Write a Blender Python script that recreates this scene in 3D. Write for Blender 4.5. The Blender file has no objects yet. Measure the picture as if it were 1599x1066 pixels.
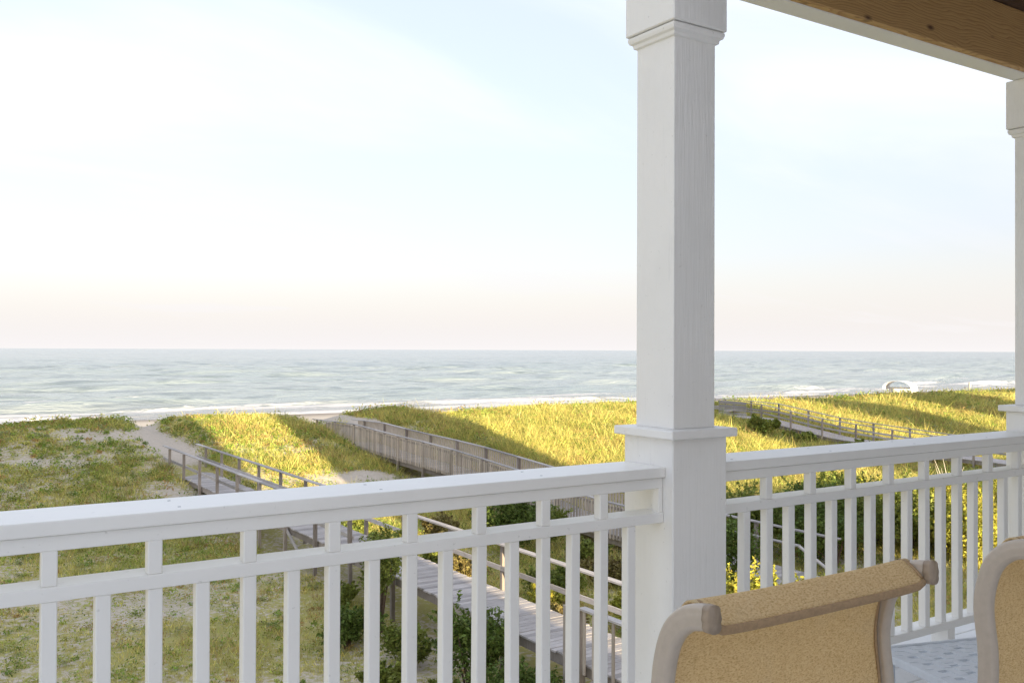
import bpy, bmesh, math, random
import numpy as np
from mathutils import Vector, Matrix

random.seed(7)
rng = np.random.default_rng(11)
R = math.radians
S = bpy.context.scene

# ------------------------------------------------------------------ camera
EYE = 6.0                      # eye height above the ground behind the dune
FPX = 1459.0                   # focal length in pixels of the 1599 px wide photograph
AZ = R(33.1)                   # camera heading, clockwise from the outward normal of the railing (+Y)
cam = bpy.data.cameras.new('camera')
cam.sensor_fit = 'HORIZONTAL'; cam.sensor_width = 36.0
cam.lens = 36.0 * FPX / 1599.0
cam.clip_start = 0.05; cam.clip_end = 60000
camo = bpy.data.objects.new('camera', cam); S.collection.objects.link(camo)
pitch = math.atan(13.0 / FPX); roll = R(0.216)
fw = Vector((math.sin(AZ) * math.cos(pitch), math.cos(AZ) * math.cos(pitch), math.sin(pitch)))
rt = Vector((math.cos(AZ), -math.sin(AZ), 0)); up = rt.cross(fw)
rt2 = rt * math.cos(roll) + up * math.sin(roll); up2 = rt2.cross(fw)
m = Matrix((rt2, up2, -fw)).transposed().to_4x4(); m.translation = (0, 0, EYE)
camo.matrix_world = m
S.camera = camo

# ------------------------------------------------------------------ sky, sun, exposure
SUN_EL = R(8.5); SUN_DRIFT = 0.07          # low sun behind the houses, shadows run towards the sea
sun_from = Vector((-SUN_DRIFT, -1, 0)).normalized()
w = bpy.data.worlds.new('World'); S.world = w; w.use_nodes = True
nt = w.node_tree; nt.nodes.clear()
def N(t, **k):
    n = nt.nodes.new(t)
    for a, b in k.items(): setattr(n, a, b)
    return n
L = lambda a, b: nt.links.new(a, b)
out = N('ShaderNodeOutputWorld'); bg = N('ShaderNodeBackground'); bg.inputs['Strength'].default_value = 0.1
sky = N('ShaderNodeTexSky', sky_type='NISHITA'); sky.sun_disc = False
sky.sun_elevation = SUN_EL; sky.sun_rotation = math.atan2(sun_from.x, sun_from.y)
sky.altitude = 0; sky.air_density = 1.0; sky.dust_density = 1.6; sky.ozone_density = 1.0
tc = N('ShaderNodeTexCoord'); sep = N('ShaderNodeSeparateXYZ'); L(tc.outputs['Generated'], sep.inputs[0])
def M(op, a, b=None, clamp=False):
    n = N('ShaderNodeMath', operation=op, use_clamp=clamp)
    for i, v in enumerate((a, b)):
        if v is None: continue
        if isinstance(v, (int, float)): n.inputs[i].default_value = v
        else: L(v, n.inputs[i])
    return n.outputs[0]
zc = M('ADD', M('MAXIMUM', sep.outputs[2], 0.0), 0.16)
cmb = N('ShaderNodeCombineXYZ')
L(M('DIVIDE', sep.outputs[0], zc), cmb.inputs[0]); L(M('DIVIDE', sep.outputs[1], zc), cmb.inputs[1])
mp = N('ShaderNodeMapping'); mp.inputs['Rotation'].default_value = (0, 0, R(28)); mp.inputs['Scale'].default_value = (0.55, 1.25, 1)
mp.inputs['Location'].default_value = (3.1, 0.7, 0)
L(cmb.outputs[0], mp.inputs[0])
nz = N('ShaderNodeTexNoise'); nz.inputs['Scale'].default_value = 0.9; nz.inputs['Detail'].default_value = 7; nz.inputs['Roughness'].default_value = 0.52
nz.inputs['Distortion'].default_value = 0.5
L(mp.outputs[0], nz.inputs['Vector'])
cr = N('ShaderNodeMapRange'); cr.interpolation_type = 'SMOOTHSTEP'
cr.inputs['From Min'].default_value = 0.40; cr.inputs['From Max'].default_value = 0.72
cr.inputs['To Min'].default_value = 0.58; cr.inputs['To Max'].default_value = 0.97
L(nz.outputs[0], cr.inputs[0])
# cloud veil: white aloft, faintly rosy in the haze near the horizon, all round
ccol = N('ShaderNodeMix', data_type='RGBA')
hz = N('ShaderNodeMapRange'); hz.interpolation_type = 'SMOOTHSTEP'
hz.inputs['From Min'].default_value = 0.0; hz.inputs['From Max'].default_value = 0.30
L(sep.outputs[2], hz.inputs[0]); L(hz.outputs[0], ccol.inputs[0])
ccol.inputs[6].default_value = (1.53, 1.475, 1.47, 1); ccol.inputs[7].default_value = (1.70, 1.79, 1.95, 1)
mx = N('ShaderNodeMix', data_type='RGBA')
lowf = N('ShaderNodeMapRange'); lowf.inputs['From Min'].default_value = 0.0; lowf.inputs['From Max'].default_value = 0.24
lowf.inputs['To Min'].default_value = 1.0; lowf.inputs['To Max'].default_value = 0.0
L(sep.outputs[2], lowf.inputs[0])
fac = M('MAXIMUM', cr.outputs[0], lowf.outputs[0])
L(fac, mx.inputs[0])
sk2 = N('ShaderNodeMix', data_type='RGBA', blend_type='MULTIPLY'); sk2.inputs[0].default_value = 1.0
L(sky.outputs[0], sk2.inputs[6]); sk2.inputs[7].default_value = (0.43, 0.415, 0.525, 1)
L(sk2.outputs[2], mx.inputs[6]); L(ccol.outputs[2], mx.inputs[7])
L(mx.outputs[2], bg.inputs[0]); L(bg.outputs[0], out.inputs[0])

sl = bpy.data.lights.new('sun', 'SUN'); sl.energy = 2.1; sl.angle = R(0.5); sl.color = (1.0, 0.82, 0.54)
so = bpy.data.objects.new('sun', sl); S.collection.objects.link(so)
sdir = Vector((-sun_from.x * math.cos(SUN_EL), -sun_from.y * math.cos(SUN_EL), -math.sin(SUN_EL)))
so.rotation_euler = sdir.to_track_quat('-Z', 'Y').to_euler()
so.location = (-20, -60, 40)

vs = S.view_settings
vs.view_transform = 'Standard'; vs.look = 'None'; vs.exposure = 2.66; vs.gamma = 1.0; vs.use_curve_mapping = False
S.cycles.max_bounces = 8; S.cycles.diffuse_bounces = 4; S.cycles.transparent_max_bounces = 8
S.cycles.use_denoising = True

# ------------------------------------------------------------------ helpers
C = S.collection
def mesh_from(name, verts, faces, mat=None, smooth=False):
    me = bpy.data.meshes.new(name); me.from_pydata([tuple(v) for v in verts], [], faces); me.update()
    if mat: me.materials.append(mat)
    if smooth: me.polygons.foreach_set('use_smooth', [True] * len(me.polygons))
    return me
def link(name, me, parent=None, loc=(0, 0, 0), rot=(0, 0, 0)):
    o = bpy.data.objects.new(name, me); C.objects.link(o)
    o.location = loc; o.rotation_euler = rot
    if parent: o.parent = parent
    return o
def tag(o, label=None, cat=None, group=None, kind=None):
    if label: o['label'] = label
    if cat: o['category'] = cat
    if group: o['group'] = group
    if kind: o['kind'] = kind
    return o
def thing(name, label, cat, loc=(0, 0, 0), group=None, rz=0):
    o = bpy.data.objects.new(name, None); C.objects.link(o); o.empty_display_size = 0.1
    o.location = loc; o.rotation_euler = (0, 0, rz)
    return tag(o, label, cat, group)
def copy_tree(o, parent=None):
    c = o.copy(); C.objects.link(c); c.parent = parent
    for ch in o.children: copy_tree(ch, c)
    return c
def box_me(name, sx, sy, sz, mat, bev=0.0, seg=1):
    """box centred at the origin with chamfered edges"""
    bm = bmesh.new(); bmesh.ops.create_cube(bm, size=1.0)
    for v in bm.verts: v.co = Vector((v.co.x * sx, v.co.y * sy, v.co.z * sz))
    if bev > 0: bmesh.ops.bevel(bm, geom=bm.edges[:], offset=bev, segments=seg, profile=0.6, affect='EDGES')
    me = bpy.data.meshes.new(name); bm.to_mesh(me); bm.free(); me.materials.append(mat)
    return me
_bc = {}
def box(name, x0, x1, y0, y1, z0, z1, mat, parent=None, bev=0.003, seg=1):
    """box between world bounds (relative to the parent's origin at build time)"""
    k = (round(x1 - x0, 4), round(y1 - y0, 4), round(z1 - z0, 4), mat.name, bev)
    if k not in _bc: _bc[k] = box_me(name, *k[:3], mat, bev, seg)
    return link(name, _bc[k], parent, ((x0 + x1) / 2, (y0 + y1) / 2, (z0 + z1) / 2))
def beam_between(name, p, q, wdt, hgt, mat, parent=None, bev=0.004):
    """rectangular bar from p to q, width across, height up"""
    p, q = Vector(p), Vector(q); d = q - p
    k = ('bar', round(d.length, 3), wdt, hgt, mat.name)
    if k not in _bc: _bc[k] = box_me(name, k[1], wdt, hgt, mat, bev)
    o = link(name, _bc[k], parent, (p + q) / 2)
    yaw = math.atan2(d.y, d.x); pit = -math.asin(max(-1, min(1, d.z / d.length)))
    o.rotation_euler = (Matrix.Rotation(yaw, 3, 'Z') @ Matrix.Rotation(pit, 3, 'Y')).to_euler()
    return o
def sweep(path, profile, caps=True, side=Vector((1, 0, 0))):
    """sweep a closed 2-D profile (a along `side`, b along the in-plane normal) along a path"""
    V = []; F = []; n = len(profile)
    P = [Vector(p) for p in path]
    for i, p in enumerate(P):
        t = (P[min(i + 1, len(P) - 1)] - P[max(i - 1, 0)]).normalized()
        s = (side - t * side.dot(t)).normalized(); nn = t.cross(s)
        for a, b in profile: V.append(p + s * a + nn * b)
    for i in range(len(P) - 1):
        for j in range(n):
            k = (j + 1) % n
            F.append((i * n + j, i * n + k, (i + 1) * n + k, (i + 1) * n + j))
    if caps:
        F.append(tuple(range(n))[::-1]); F.append(tuple(range((len(P) - 1) * n, len(P) * n)))
    return V, F
def spline(pts, n=6):
    """Catmull-Rom through pts"""
    P = [Vector(p) for p in pts]; P = [P[0] * 2 - P[1]] + P + [P[-1] * 2 - P[-2]]; o = []
    for i in range(1, len(P) - 2):
        a, b, c, d = P[i - 1:i + 3]
        for k in range(n):
            t = k / n
            o.append(0.5 * ((2 * b) + (c - a) * t + (2 * a - 5 * b + 4 * c - d) * t * t + (3 * b - a - 3 * c + d) * t ** 3))
    o.append(P[-2]); return o
def np_mesh(name, verts, faces_flat, nper, mat, col=None, smooth=False):
    """fast mesh from numpy: every face has nper corners; optional per-vertex colour"""
    me = bpy.data.meshes.new(name)
    nv = len(verts); nf = len(faces_flat) // nper
    me.vertices.add(nv); me.vertices.foreach_set('co', np.ascontiguousarray(verts, np.float32).ravel())
    me.loops.add(nf * nper); me.loops.foreach_set('vertex_index', np.ascontiguousarray(faces_flat, np.int32))
    me.polygons.add(nf); me.polygons.foreach_set('loop_start', np.arange(nf, dtype=np.int32) * nper)
    me.polygons.foreach_set('loop_total', np.full(nf, nper, np.int32))
    if smooth: me.polygons.foreach_set('use_smooth', np.ones(nf, bool))
    if col is not None:
        at = me.attributes.new('Col', 'FLOAT_COLOR', 'POINT')
        c4 = np.ones((nv, 4), np.float32); c4[:, :3] = col
        at.data.foreach_set('color', c4.ravel())
    me.update(); me.validate()
    me.materials.append(mat)
    return me
def hash2(ix, iy, seed):
    n = (ix.astype(np.int64) * 374761393 + iy.astype(np.int64) * 668265263 + seed * 974634721) & 0xffffffff
    n = ((n ^ (n >> 13)) * 1274126177) & 0xffffffff
    return ((n ^ (n >> 16)) & 0xffff) / 65535.0
def noise(x, y, seed=0):
    x = np.asarray(x, float); y = np.asarray(y, float)
    ix = np.floor(x); iy = np.floor(y); fx = x - ix; fy = y - iy
    fx = fx * fx * (3 - 2 * fx); fy = fy * fy * (3 - 2 * fy)
    a = hash2(ix, iy, seed); b = hash2(ix + 1, iy, seed); c = hash2(ix, iy + 1, seed); d = hash2(ix + 1, iy + 1, seed)
    return (a * (1 - fx) + b * fx) * (1 - fy) + (c * (1 - fx) + d * fx) * fy
def fbm(x, y, seed=0, o=4):
    s = 0; a = 0.5; t = 0
    for k in range(o):
        s = s + a * noise(x * 2 ** k, y * 2 ** k, seed + k * 17); t += a; a *= 0.5
    return s / t
def sstep(a, b, x):
    t = np.clip((np.asarray(x, float) - a) / (b - a), 0, 1); return t * t * (3 - 2 * t)

# ------------------------------------------------------------------ materials
def mat(name):
    m = bpy.data.materials.new(name); m.use_nodes = True
    t = m.node_tree; b = t.nodes['Principled BSDF']
    return m, t, b
class NT:
    def __init__(s, t): s.t = t
    def n(s, ty, **k):
        x = s.t.nodes.new(ty)
        for a, b in k.items():
            if a in x.inputs.keys() if isinstance(a, str) else False: x.inputs[a].default_value = b
            else: setattr(x, a, b)
        return x
    def l(s, a, b): s.t.links.new(a, b)
    def coord(s, scale=(1, 1, 1), kind='Object'):
        c = s.n('ShaderNodeTexCoord'); mp = s.n('ShaderNodeMapping'); mp.inputs['Scale'].default_value = scale
        s.l(c.outputs[kind], mp.inputs[0]); return mp.outputs[0]
    def world(s, scale=(1, 1, 1)):
        c = s.n('ShaderNodeNewGeometry'); mp = s.n('ShaderNodeMapping'); mp.inputs['Scale'].default_value = scale
        s.l(c.outputs['Position'], mp.inputs[0]); return mp.outputs[0]
    def noise(s, vec, scale, detail=4, rough=0.55, dist=0.0):
        x = s.n('ShaderNodeTexNoise'); x.inputs['Scale'].default_value = scale; x.inputs['Detail'].default_value = detail
        x.inputs['Roughness'].default_value = rough; x.inputs['Distortion'].default_value = dist
        s.l(vec, x.inputs['Vector']); return x.outputs[0]
    def ramp(s, fac, stops):
        r = s.n('ShaderNodeValToRGB'); e = r.color_ramp.elements
        while len(e) > 1: e.remove(e[-1])
        e[0].position = stops[0][0]; e[0].color = (*stops[0][1], 1)
        for p, c in stops[1:]:
            q = e.new(p); q.color = (*c, 1)
        s.l(fac, r.inputs[0]); return r.outputs[0]
    def maprange(s, v, a, b, c=0.0, d=1.0):
        r = s.n('ShaderNodeMapRange'); s.l(v, r.inputs[0])
        for i, x in enumerate((a, b, c, d)): r.inputs[i + 1].default_value = x
        return r.outputs[0]
    def mix(s, f, a, b, mode='MIX'):
        x = s.n('ShaderNodeMix', data_type='RGBA', blend_type=mode)
        for i, v in ((0, f), (6, a), (7, b)):
            if isinstance(v, (int, float)): x.inputs[i].default_value = v
            elif isinstance(v, tuple): x.inputs[i].default_value = (*v, 1)
            else: s.l(v, x.inputs[i])
        return x.outputs[2]
    def bump(s, h, bsdf, strength=0.3, dist=0.01):
        b = s.n('ShaderNodeBump'); b.inputs['Strength'].default_value = strength; b.inputs['Distance'].default_value = dist
        s.l(h, b.inputs['Height']); s.l(b.outputs[0], bsdf.inputs['Normal'])
    def hsv_random(s, col, amt=0.25):
        i = s.n('ShaderNodeObjectInfo'); h = s.n('ShaderNodeHueSaturation')
        s.l(s.maprange(i.outputs['Random'], 0, 1, 1 - amt, 1 + amt), h.inputs['Value']); s.l(col, h.inputs['Color'])
        return h.outputs[0]

def white_paint(name, base, grain, gscale, rough=0.42, stain=0.05, crack=0.0):
    m, t, b = mat(name); n = NT(t)
    v = n.world((1, 1, 1)); g = n.world(gscale)
    f = n.noise(v, 2.3, 5, 0.6); f2 = n.noise(g, 6.0, 6, 0.65)
    c = n.mix(n.maprange(f, 0.45, 0.75), base, tuple(x * (1 - stain) for x in base))
    c = n.mix(n.maprange(f2, 0.62, 0.80, 0, 0.16), c, tuple(x * 0.72 for x in base))
    spk = n.noise(v, 55, 2, 0.5)
    if crack:
        ck = n.noise(n.world((60, 60, 1.6)), 1.0, 5, 0.7, 0.6); pt = n.noise(v, 3.1, 3, 0.6)
        mk = n.n('ShaderNodeMath', operation='MULTIPLY'); n.l(n.maprange(ck, 0.58, 0.66), mk.inputs[0]); n.l(n.maprange(pt, 0.48, 0.64), mk.inputs[1])
        mk2 = n.n('ShaderNodeMath', operation='MULTIPLY'); n.l(mk.outputs[0], mk2.inputs[0]); mk2.inputs[1].default_value = crack
        c = n.mix(mk2.outputs[0], c, (0.42, 0.42, 0.42))
    c = n.mix(n.maprange(spk, 0.70, 0.78, 0, 0.35), c, (0.45, 0.44, 0.40))
    t.links.new(c, b.inputs['Base Color']); b.inputs['Roughness'].default_value = rough
    n.bump(f2, b, grain, 0.006)
    return m
WH = white_paint('white_paint_rail', (0.90, 0.885, 0.845), 0.25, (1.0, 6, 6))
WHV = white_paint('white_paint_post', (0.89, 0.875, 0.84), 0.6, (9, 9, 0.55), 0.5, 0.06, 0.12)
WHB = white_paint('white_paint_baluster', (0.90, 0.885, 0.845), 0.2, (8, 8, 0.8))
DECKW = white_paint('white_paint_deck', (0.84, 0.85, 0.86), 0.3, (0.6, 8, 8), 0.5, 0.1)

def beam_wood():
    m, t, b = mat('stained_pine_beam'); n = NT(t)
    v = n.world((0.55, 6, 6))
    warp = n.noise(n.world((0.8, 2, 2)), 1.6, 3, 0.5)
    addv = n.n('ShaderNodeVectorMath', operation='ADD'); n.l(v, addv.inputs[0])
    sc = n.n('ShaderNodeVectorMath', operation='SCALE'); sc.inputs[3].default_value = 1.3
    n.l(warp, sc.inputs[0]); n.l(sc.outputs[0], addv.inputs[1])
    wv = n.n('ShaderNodeTexWave', wave_type='BANDS', bands_direction='Z', wave_profile='SAW')
    wv.inputs['Scale'].default_value = 4.0; wv.inputs['Distortion'].default_value = 5; wv.inputs['Detail'].default_value = 4; wv.inputs['Detail Scale'].default_value = 0.9
    n.l(addv.outputs[0], wv.inputs[0])
    c = n.ramp(wv.outputs[1], [(0, (0.58, 0.36, 0.15)), (0.55, (0.52, 0.315, 0.125)), (0.9, (0.38, 0.20, 0.07)), (1, (0.54, 0.33, 0.125))])
    vo = n.n('ShaderNodeTexVoronoi'); vo.inputs['Scale'].default_value = 1.0; vo.inputs['Randomness'].default_value = 1.0
    n.l(n.world((4.2, 5.0, 10)), vo.inputs['Vector'])
    k = n.maprange(vo.outputs['Distance'], 0.05, 0.17, 1, 0)
    c = n.mix(k, c, (0.065, 0.022, 0.008))
    f = n.noise(n.world((1.2, 12, 30)), 4, 6, 0.65)
    c = n.mix(n.maprange(f, 0.5, 0.8, 0, 0.6), c, (0.26, 0.125, 0.04))
    t.links.new(c, b.inputs['Base Color']); b.inputs['Roughness'].default_value = 0.55
    n.bump(f, b, 0.35, 0.005)
    return m
BEAM = beam_wood()

def grey_wood(name, a, c2, d, gscale, rnd=0.28):
    m, t, b = mat(name); n = NT(t)
    g = n.noise(n.coord(gscale), 5.0, 6, 0.68, 0.4)
    big = n.noise(n.world((1, 1, 1)), 1.3, 4, 0.6)
    c = n.ramp(g, [(0.25, d), (0.5, a), (0.8, c2)])
    c = n.mix(n.maprange(big, 0.42, 0.7, 0, 0.6), c, tuple(x * 0.72 for x in a))
    c = n.hsv_random(c, rnd)
    t.links.new(c, b.inputs['Base Color']); b.inputs['Roughness'].default_value = 0.85
    n.bump(g, b, 0.5, 0.01)
    return m
WOODX = grey_wood('weathered_plank', (0.47, 0.435, 0.42), (0.60, 0.57, 0.555), (0.22, 0.195, 0.18), (0.8, 12, 12))
WOODP = grey_wood('weathered_post', (0.36, 0.31, 0.27), (0.47, 0.42, 0.37), (0.17, 0.13, 0.10), (12, 12, 0.9))
PICK = grey_wood('weathered_picket', (0.56, 0.48, 0.40), (0.68, 0.60, 0.51), (0.34, 0.27, 0.21), (14, 14, 0.9), 0.3)

def sling_mat():
    m, t, b = mat('tan_sling_mesh'); n = NT(t)
    v = n.coord((1, 1, 1))
    f = n.noise(n.coord((0.55, 1, 1.2)), 330, 2, 0.7); f2 = n.noise(v, 7, 4, 0.6); f3 = n.noise(v, 90, 3, 0.7)
    c = n.ramp(f, [(0.30, (0.56, 0.405, 0.19)), (0.47, (0.79, 0.61, 0.33)), (0.66, (0.90, 0.75, 0.48))])
    c = n.mix(n.maprange(f3, 0.5, 0.8, 0, 0.35), c, (0.56, 0.39, 0.17))
    c = n.mix(n.maprange(f2, 0.55, 0.8, 0, 0.35), c, (0.80, 0.68, 0.50))
    t.links.new(c, b.inputs['Base Color']); b.inputs['Roughness'].default_value = 0.75
    n.bump(f, b, 0.6, 0.002)
    tr = n.n('ShaderNodeBsdfTranslucent'); n.l(c, tr.inputs[0])
    mxs = n.n('ShaderNodeMixShader'); mxs.inputs[0].default_value = 0.48
    n.l(b.outputs[0], mxs.inputs[1]); n.l(tr.outputs[0], mxs.inputs[2])
    n.l(mxs.outputs[0], t.nodes['Material Output'].inputs[0])
    return m
SLING = sling_mat()
def plain(name, col, rough=0.5, ns=30, amt=0.2, bump=0.1, metal=0.0):
    m, t, b = mat(name); n = NT(t)
    f = n.noise(n.coord(), ns, 4, 0.6)
    c = n.mix(n.maprange(f, 0.4, 0.75), col, tuple(x * (1 - amt) for x in col))
    t.links.new(c, b.inputs['Base Color']); b.inputs['Roughness'].default_value = rough; b.inputs['Metallic'].default_value = metal
    n.bump(f, b, bump, 0.003)
    return m
FRAME = plain('taupe_powder_coat', (0.46, 0.385, 0.305), 0.36, 60, 0.10, 0.08)
CAPM = plain('brown_plastic_cap', (0.33, 0.25, 0.175), 0.45, 60, 0.3)
HEM = plain('brown_hem', (0.36, 0.235, 0.125), 0.8, 150, 0.3, 0.3)
TABW = plain('white_resin', (0.70, 0.74, 0.78), 0.4, 18, 0.12)
CEIL = plain('dark_ceiling_wood', (0.075, 0.035, 0.015), 0.7, 8, 0.4)
WALLM = plain('house_siding', (0.85, 0.85, 0.84), 0.7, 3, 0.15)
ROOFM = plain('roof_shingle', (0.12, 0.11, 0.10), 0.9, 20, 0.3)
GLASSM = plain('dark_window_glass', (0.03, 0.04, 0.05), 0.06, 3, 0.1, 0.0)
CANVAS = plain('white_canvas', (0.80, 0.80, 0.79), 0.8, 4, 0.06)
METAL = plain('grey_metal', (0.35, 0.36, 0.38), 0.4, 20, 0.2, 0.1, 0.6)

def foliage_mat(name, trans=0.35, mul=(1, 1, 1)):
    m, t, b = mat(name); n = NT(t)
    a = n.n('ShaderNodeAttribute', attribute_name='Col')
    gi = n.n('ShaderNodeNewGeometry')
    h = n.n('ShaderNodeHueSaturation'); n.l(a.outputs['Color'], h.inputs['Color'])
    n.l(n.maprange(gi.outputs['Random Per Island'], 0, 1, 0.65, 1.35), h.inputs['Value'])
    n.l(n.maprange(gi.outputs['Random Per Island'], 0, 1, 0.485, 0.515), h.inputs['Hue'])
    c = n.mix(1.0, h.outputs[0], mul, 'MULTIPLY')
    n.l(c, b.inputs['Base Color']); b.inputs['Roughness'].default_value = 0.55
    b.inputs['Specular IOR Level'].default_value = 0.3
    tr = n.n('ShaderNodeBsdfTranslucent'); n.l(c, tr.inputs[0])
    mxs = n.n('ShaderNodeMixShader'); mxs.inputs[0].default_value = trans
    n.l(b.outputs[0], mxs.inputs[1]); n.l(tr.outputs[0], mxs.inputs[2])
    n.l(mxs.outputs[0], t.nodes['Material Output'].inputs[0])
    return m
GRASS = foliage_mat('dune_grass_blades', 0.30)
LEAF = foliage_mat('shrub_leaves', 0.35)
BARK = plain('shrub_bark', (0.16, 0.11, 0.075), 0.9, 25, 0.4, 0.5)
BLEACH = plain('bleached_branch', (0.62, 0.56, 0.46), 0.85, 25, 0.2, 0.4)

def ground_mat():
    m, t, b = mat('dune_sand'); n = NT(t)
    v = n.world()
    a = n.n('ShaderNodeAttribute', attribute_name='Col')
    f = n.noise(v, 1.1, 8, 0.68); f2 = n.noise(v, 7, 6, 0.7); f3 = n.noise(v, 38, 3, 0.7)
    sand = n.mix(n.maprange(f2, 0.35, 0.7), (0.62, 0.545, 0.46), (0.50, 0.435, 0.36))
    sand = n.mix(n.maprange(f3, 0.55, 0.75, 0, 0.6), sand, (0.22, 0.175, 0.125))
    lit = n.ramp(f, [(0.3, (0.34, 0.28, 0.12)), (0.5, (0.40, 0.37, 0.12)), (0.7, (0.47, 0.38, 0.19))])
    sepc = n.n('ShaderNodeSeparateColor'); n.l(a.outputs['Color'], sepc.inputs[0])
    mm = n.n('ShaderNodeMath', operation='ADD'); n.l(sepc.outputs[0], mm.inputs[0])
    n.l(n.maprange(f2, 0.3, 0.7, -0.35, 0.35), mm.inputs[1])
    c = n.mix(n.maprange(mm.outputs[0], 0.35, 0.62), sand, lit)
    # beach: clean pale sand, wet and darker by the water
    beach = n.mix(sepc.outputs[2], (0.66, 0.58, 0.48), (0.34, 0.29, 0.25))
    c = n.mix(sepc.outputs[1], c, beach)
    n.l(c, b.inputs['Base Color']); b.inputs['Roughness'].default_value = 0.95
    b.inputs['Specular IOR Level'].default_value = 0.15
    n.bump(f2, b, 0.7, 0.06)
    return m
GROUND = ground_mat()

def sea_mat():
    m, t, b = mat('sea_water'); n = NT(t)
    a = n.n('ShaderNodeAttribute', attribute_name='Col')
    sepc = n.n('ShaderNodeSeparateColor'); n.l(a.outputs['Color'], sepc.inputs[0])
    v1 = n.world((0.075, 0.15, 1)); v2 = n.world((0.35, 0.9, 1)); v3 = n.world((0.006, 0.014, 1))
    r1 = n.noise(v1, 1.0, 6, 0.6, 0.6); r2 = n.noise(v2, 1.0, 5, 0.6, 0.4); r3 = n.noise(v3, 1.0, 5, 0.6, 0.5)
    c = n.mix(n.maprange(r3, 0.35, 0.7), (0.27, 0.33, 0.345), (0.34, 0.385, 0.40))
    c = n.mix(n.maprange(r1, 0.49, 0.64, 0, 0.8), c, (0.125, 0.165, 0.18))  # dark ripple dashes: shading of the wave faces put into the water colour
    # surf: broken foam
    fm = n.n('ShaderNodeMath', operation='ADD'); n.l(sepc.outputs[0], fm.inputs[0]); n.l(n.maprange(r2, 0.25, 0.75, -0.45, 0.45), fm.inputs[1])
    foam = n.maprange(fm.outputs[0], 0.42, 0.62)
    c = n.mix(sepc.outputs[1], c, (0.30, 0.30, 0.305))     # sand stirred up in the shallows
    c = n.mix(foam, c, (0.56, 0.57, 0.60))
    n.l(c, b.inputs['Base Color'])
    n.l(n.maprange(foam, 0, 1, 0.16, 0.9), b.inputs['Roughness']); b.inputs['IOR'].default_value = 1.33
    ad = n.n('ShaderNodeMath', operation='ADD'); n.l(r1, ad.inputs[0]); n.l(r2, ad.inputs[1])
    n.bump(ad.outputs[0], b, 1.0, 0.6)
    return m
SEA = sea_mat()

# ------------------------------------------------------------------ terrain
SEA_Z = EYE - 8.5; SHORE = 118.0; CREST = 48.0
def veg_cover(x, y):
    """how thickly plants cover the sand, 0..1"""
    n1 = fbm(x / 5.5, y / 4.0, 3, 4); n2 = fbm(x / 1.7, y / 1.7, 9, 3)
    c = 0.62 * n1 + 0.38 * n2 + 0.09
    left = 1 - sstep(8.0, 13.0, x)
    c = c - 0.045 * left + 0.10 * sstep(20, 30, x)
    # trodden sand where the boardwalks come out on the crest
    for px, sy in ((9.9, 40.5), (20.5, 43.5)):
        c = c - 0.9 * np.exp(-((x - px) / 0.68) ** 2) * sstep(sy - 1.5, sy + 1, y)
    c = c - 0.5 * np.exp(-((x - 8.3) / 0.9) ** 2 - ((y - 33) / 3.0) ** 2)
    c = c - 0.6 * np.exp(-((x - 15.5) / 1.4) ** 2 - ((y - 35.5) / 1.0) ** 2)
    return np.clip(c, 0, 1)
def gz(x, y):
    x = np.asarray(x, float); y = np.asarray(y, float)
    crest = 2.30 - 0.12 * sstep(14, 24, x) + 0.75 * (fbm(x / 7.0, x * 0 + 2.2, 5, 3) - 0.5)
    crest = crest + 0.45 * np.exp(-((x - 23.7) / 1.6) ** 2)
    rise = sstep(28, 49, y)
    # boardwalk exits are notches in the crest
    crest = crest - 0.42 * np.exp(-((x - 10.3) / 0.9) ** 2) - 0.65 * np.exp(-((x - 18.8) / 1.2) ** 2) - 0.6 * np.exp(-((x - 45.6) / 1.6) ** 2)
    z = crest * rise
    face = sstep(49, 60, y)
    beach = np.interp(y, [49, 60, SHORE, 150, 400], [-0.1, -0.3, SEA_Z, SEA_Z - 2.5, SEA_Z - 6])
    z = z * (1 - face) + beach * face
    rough = (0.34 * (fbm(x / 4.2, y / 4.2, 21, 4) - 0.5) + 0.10 * (fbm(x / 0.9, y / 0.9, 31, 2) - 0.5)) * (1 - 0.75 * sstep(50, 62, y))
    return z + rough * sstep(6, 14, y)
def axis(*segs):
    a = []
    for s, e, d in segs: a += list(np.arange(s, e, d))
    return np.array(a + [segs[-1][1]])
gx = axis((-900, -120, 60), (-120, -10, 8), (-10, 32, 0.3), (32, 100, 0.6), (100, 300, 10), (300, 2400, 100))
gy = axis((-400, -40, 60), (-40, 8, 6), (8, 62, 0.3), (62, 130, 3), (130, 180, 10))
GX, GY = np.meshgrid(gx, gy)
GZ = gz(GX, GY)
cov = veg_cover(GX, GY)
bch = sstep(53, 60, GY + 3 * (fbm(GX / 5, GY / 5, 77, 2) - 0.5))
wet = sstep(SHORE - 14, SHORE - 3, GY + 6 * (fbm(GX / 20, GY / 20, 78, 2) - 0.5))
col = np.stack([cov, bch, wet], -1).reshape(-1, 3)
def grid_faces(ny, nx):
    i = np.arange(ny - 1)[:, None] * nx + np.arange(nx - 1)[None, :]
    return np.stack([i, i + 1, i + nx + 1, i + nx], -1).reshape(-1)
me = np_mesh('ground', np.stack([GX, GY, GZ], -1).reshape(-1, 3), grid_faces(*GX.shape), 4, GROUND, col, True)
tag(link('ground', me), 'sandy dune ground falling to a pale beach', kind='structure')

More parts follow.
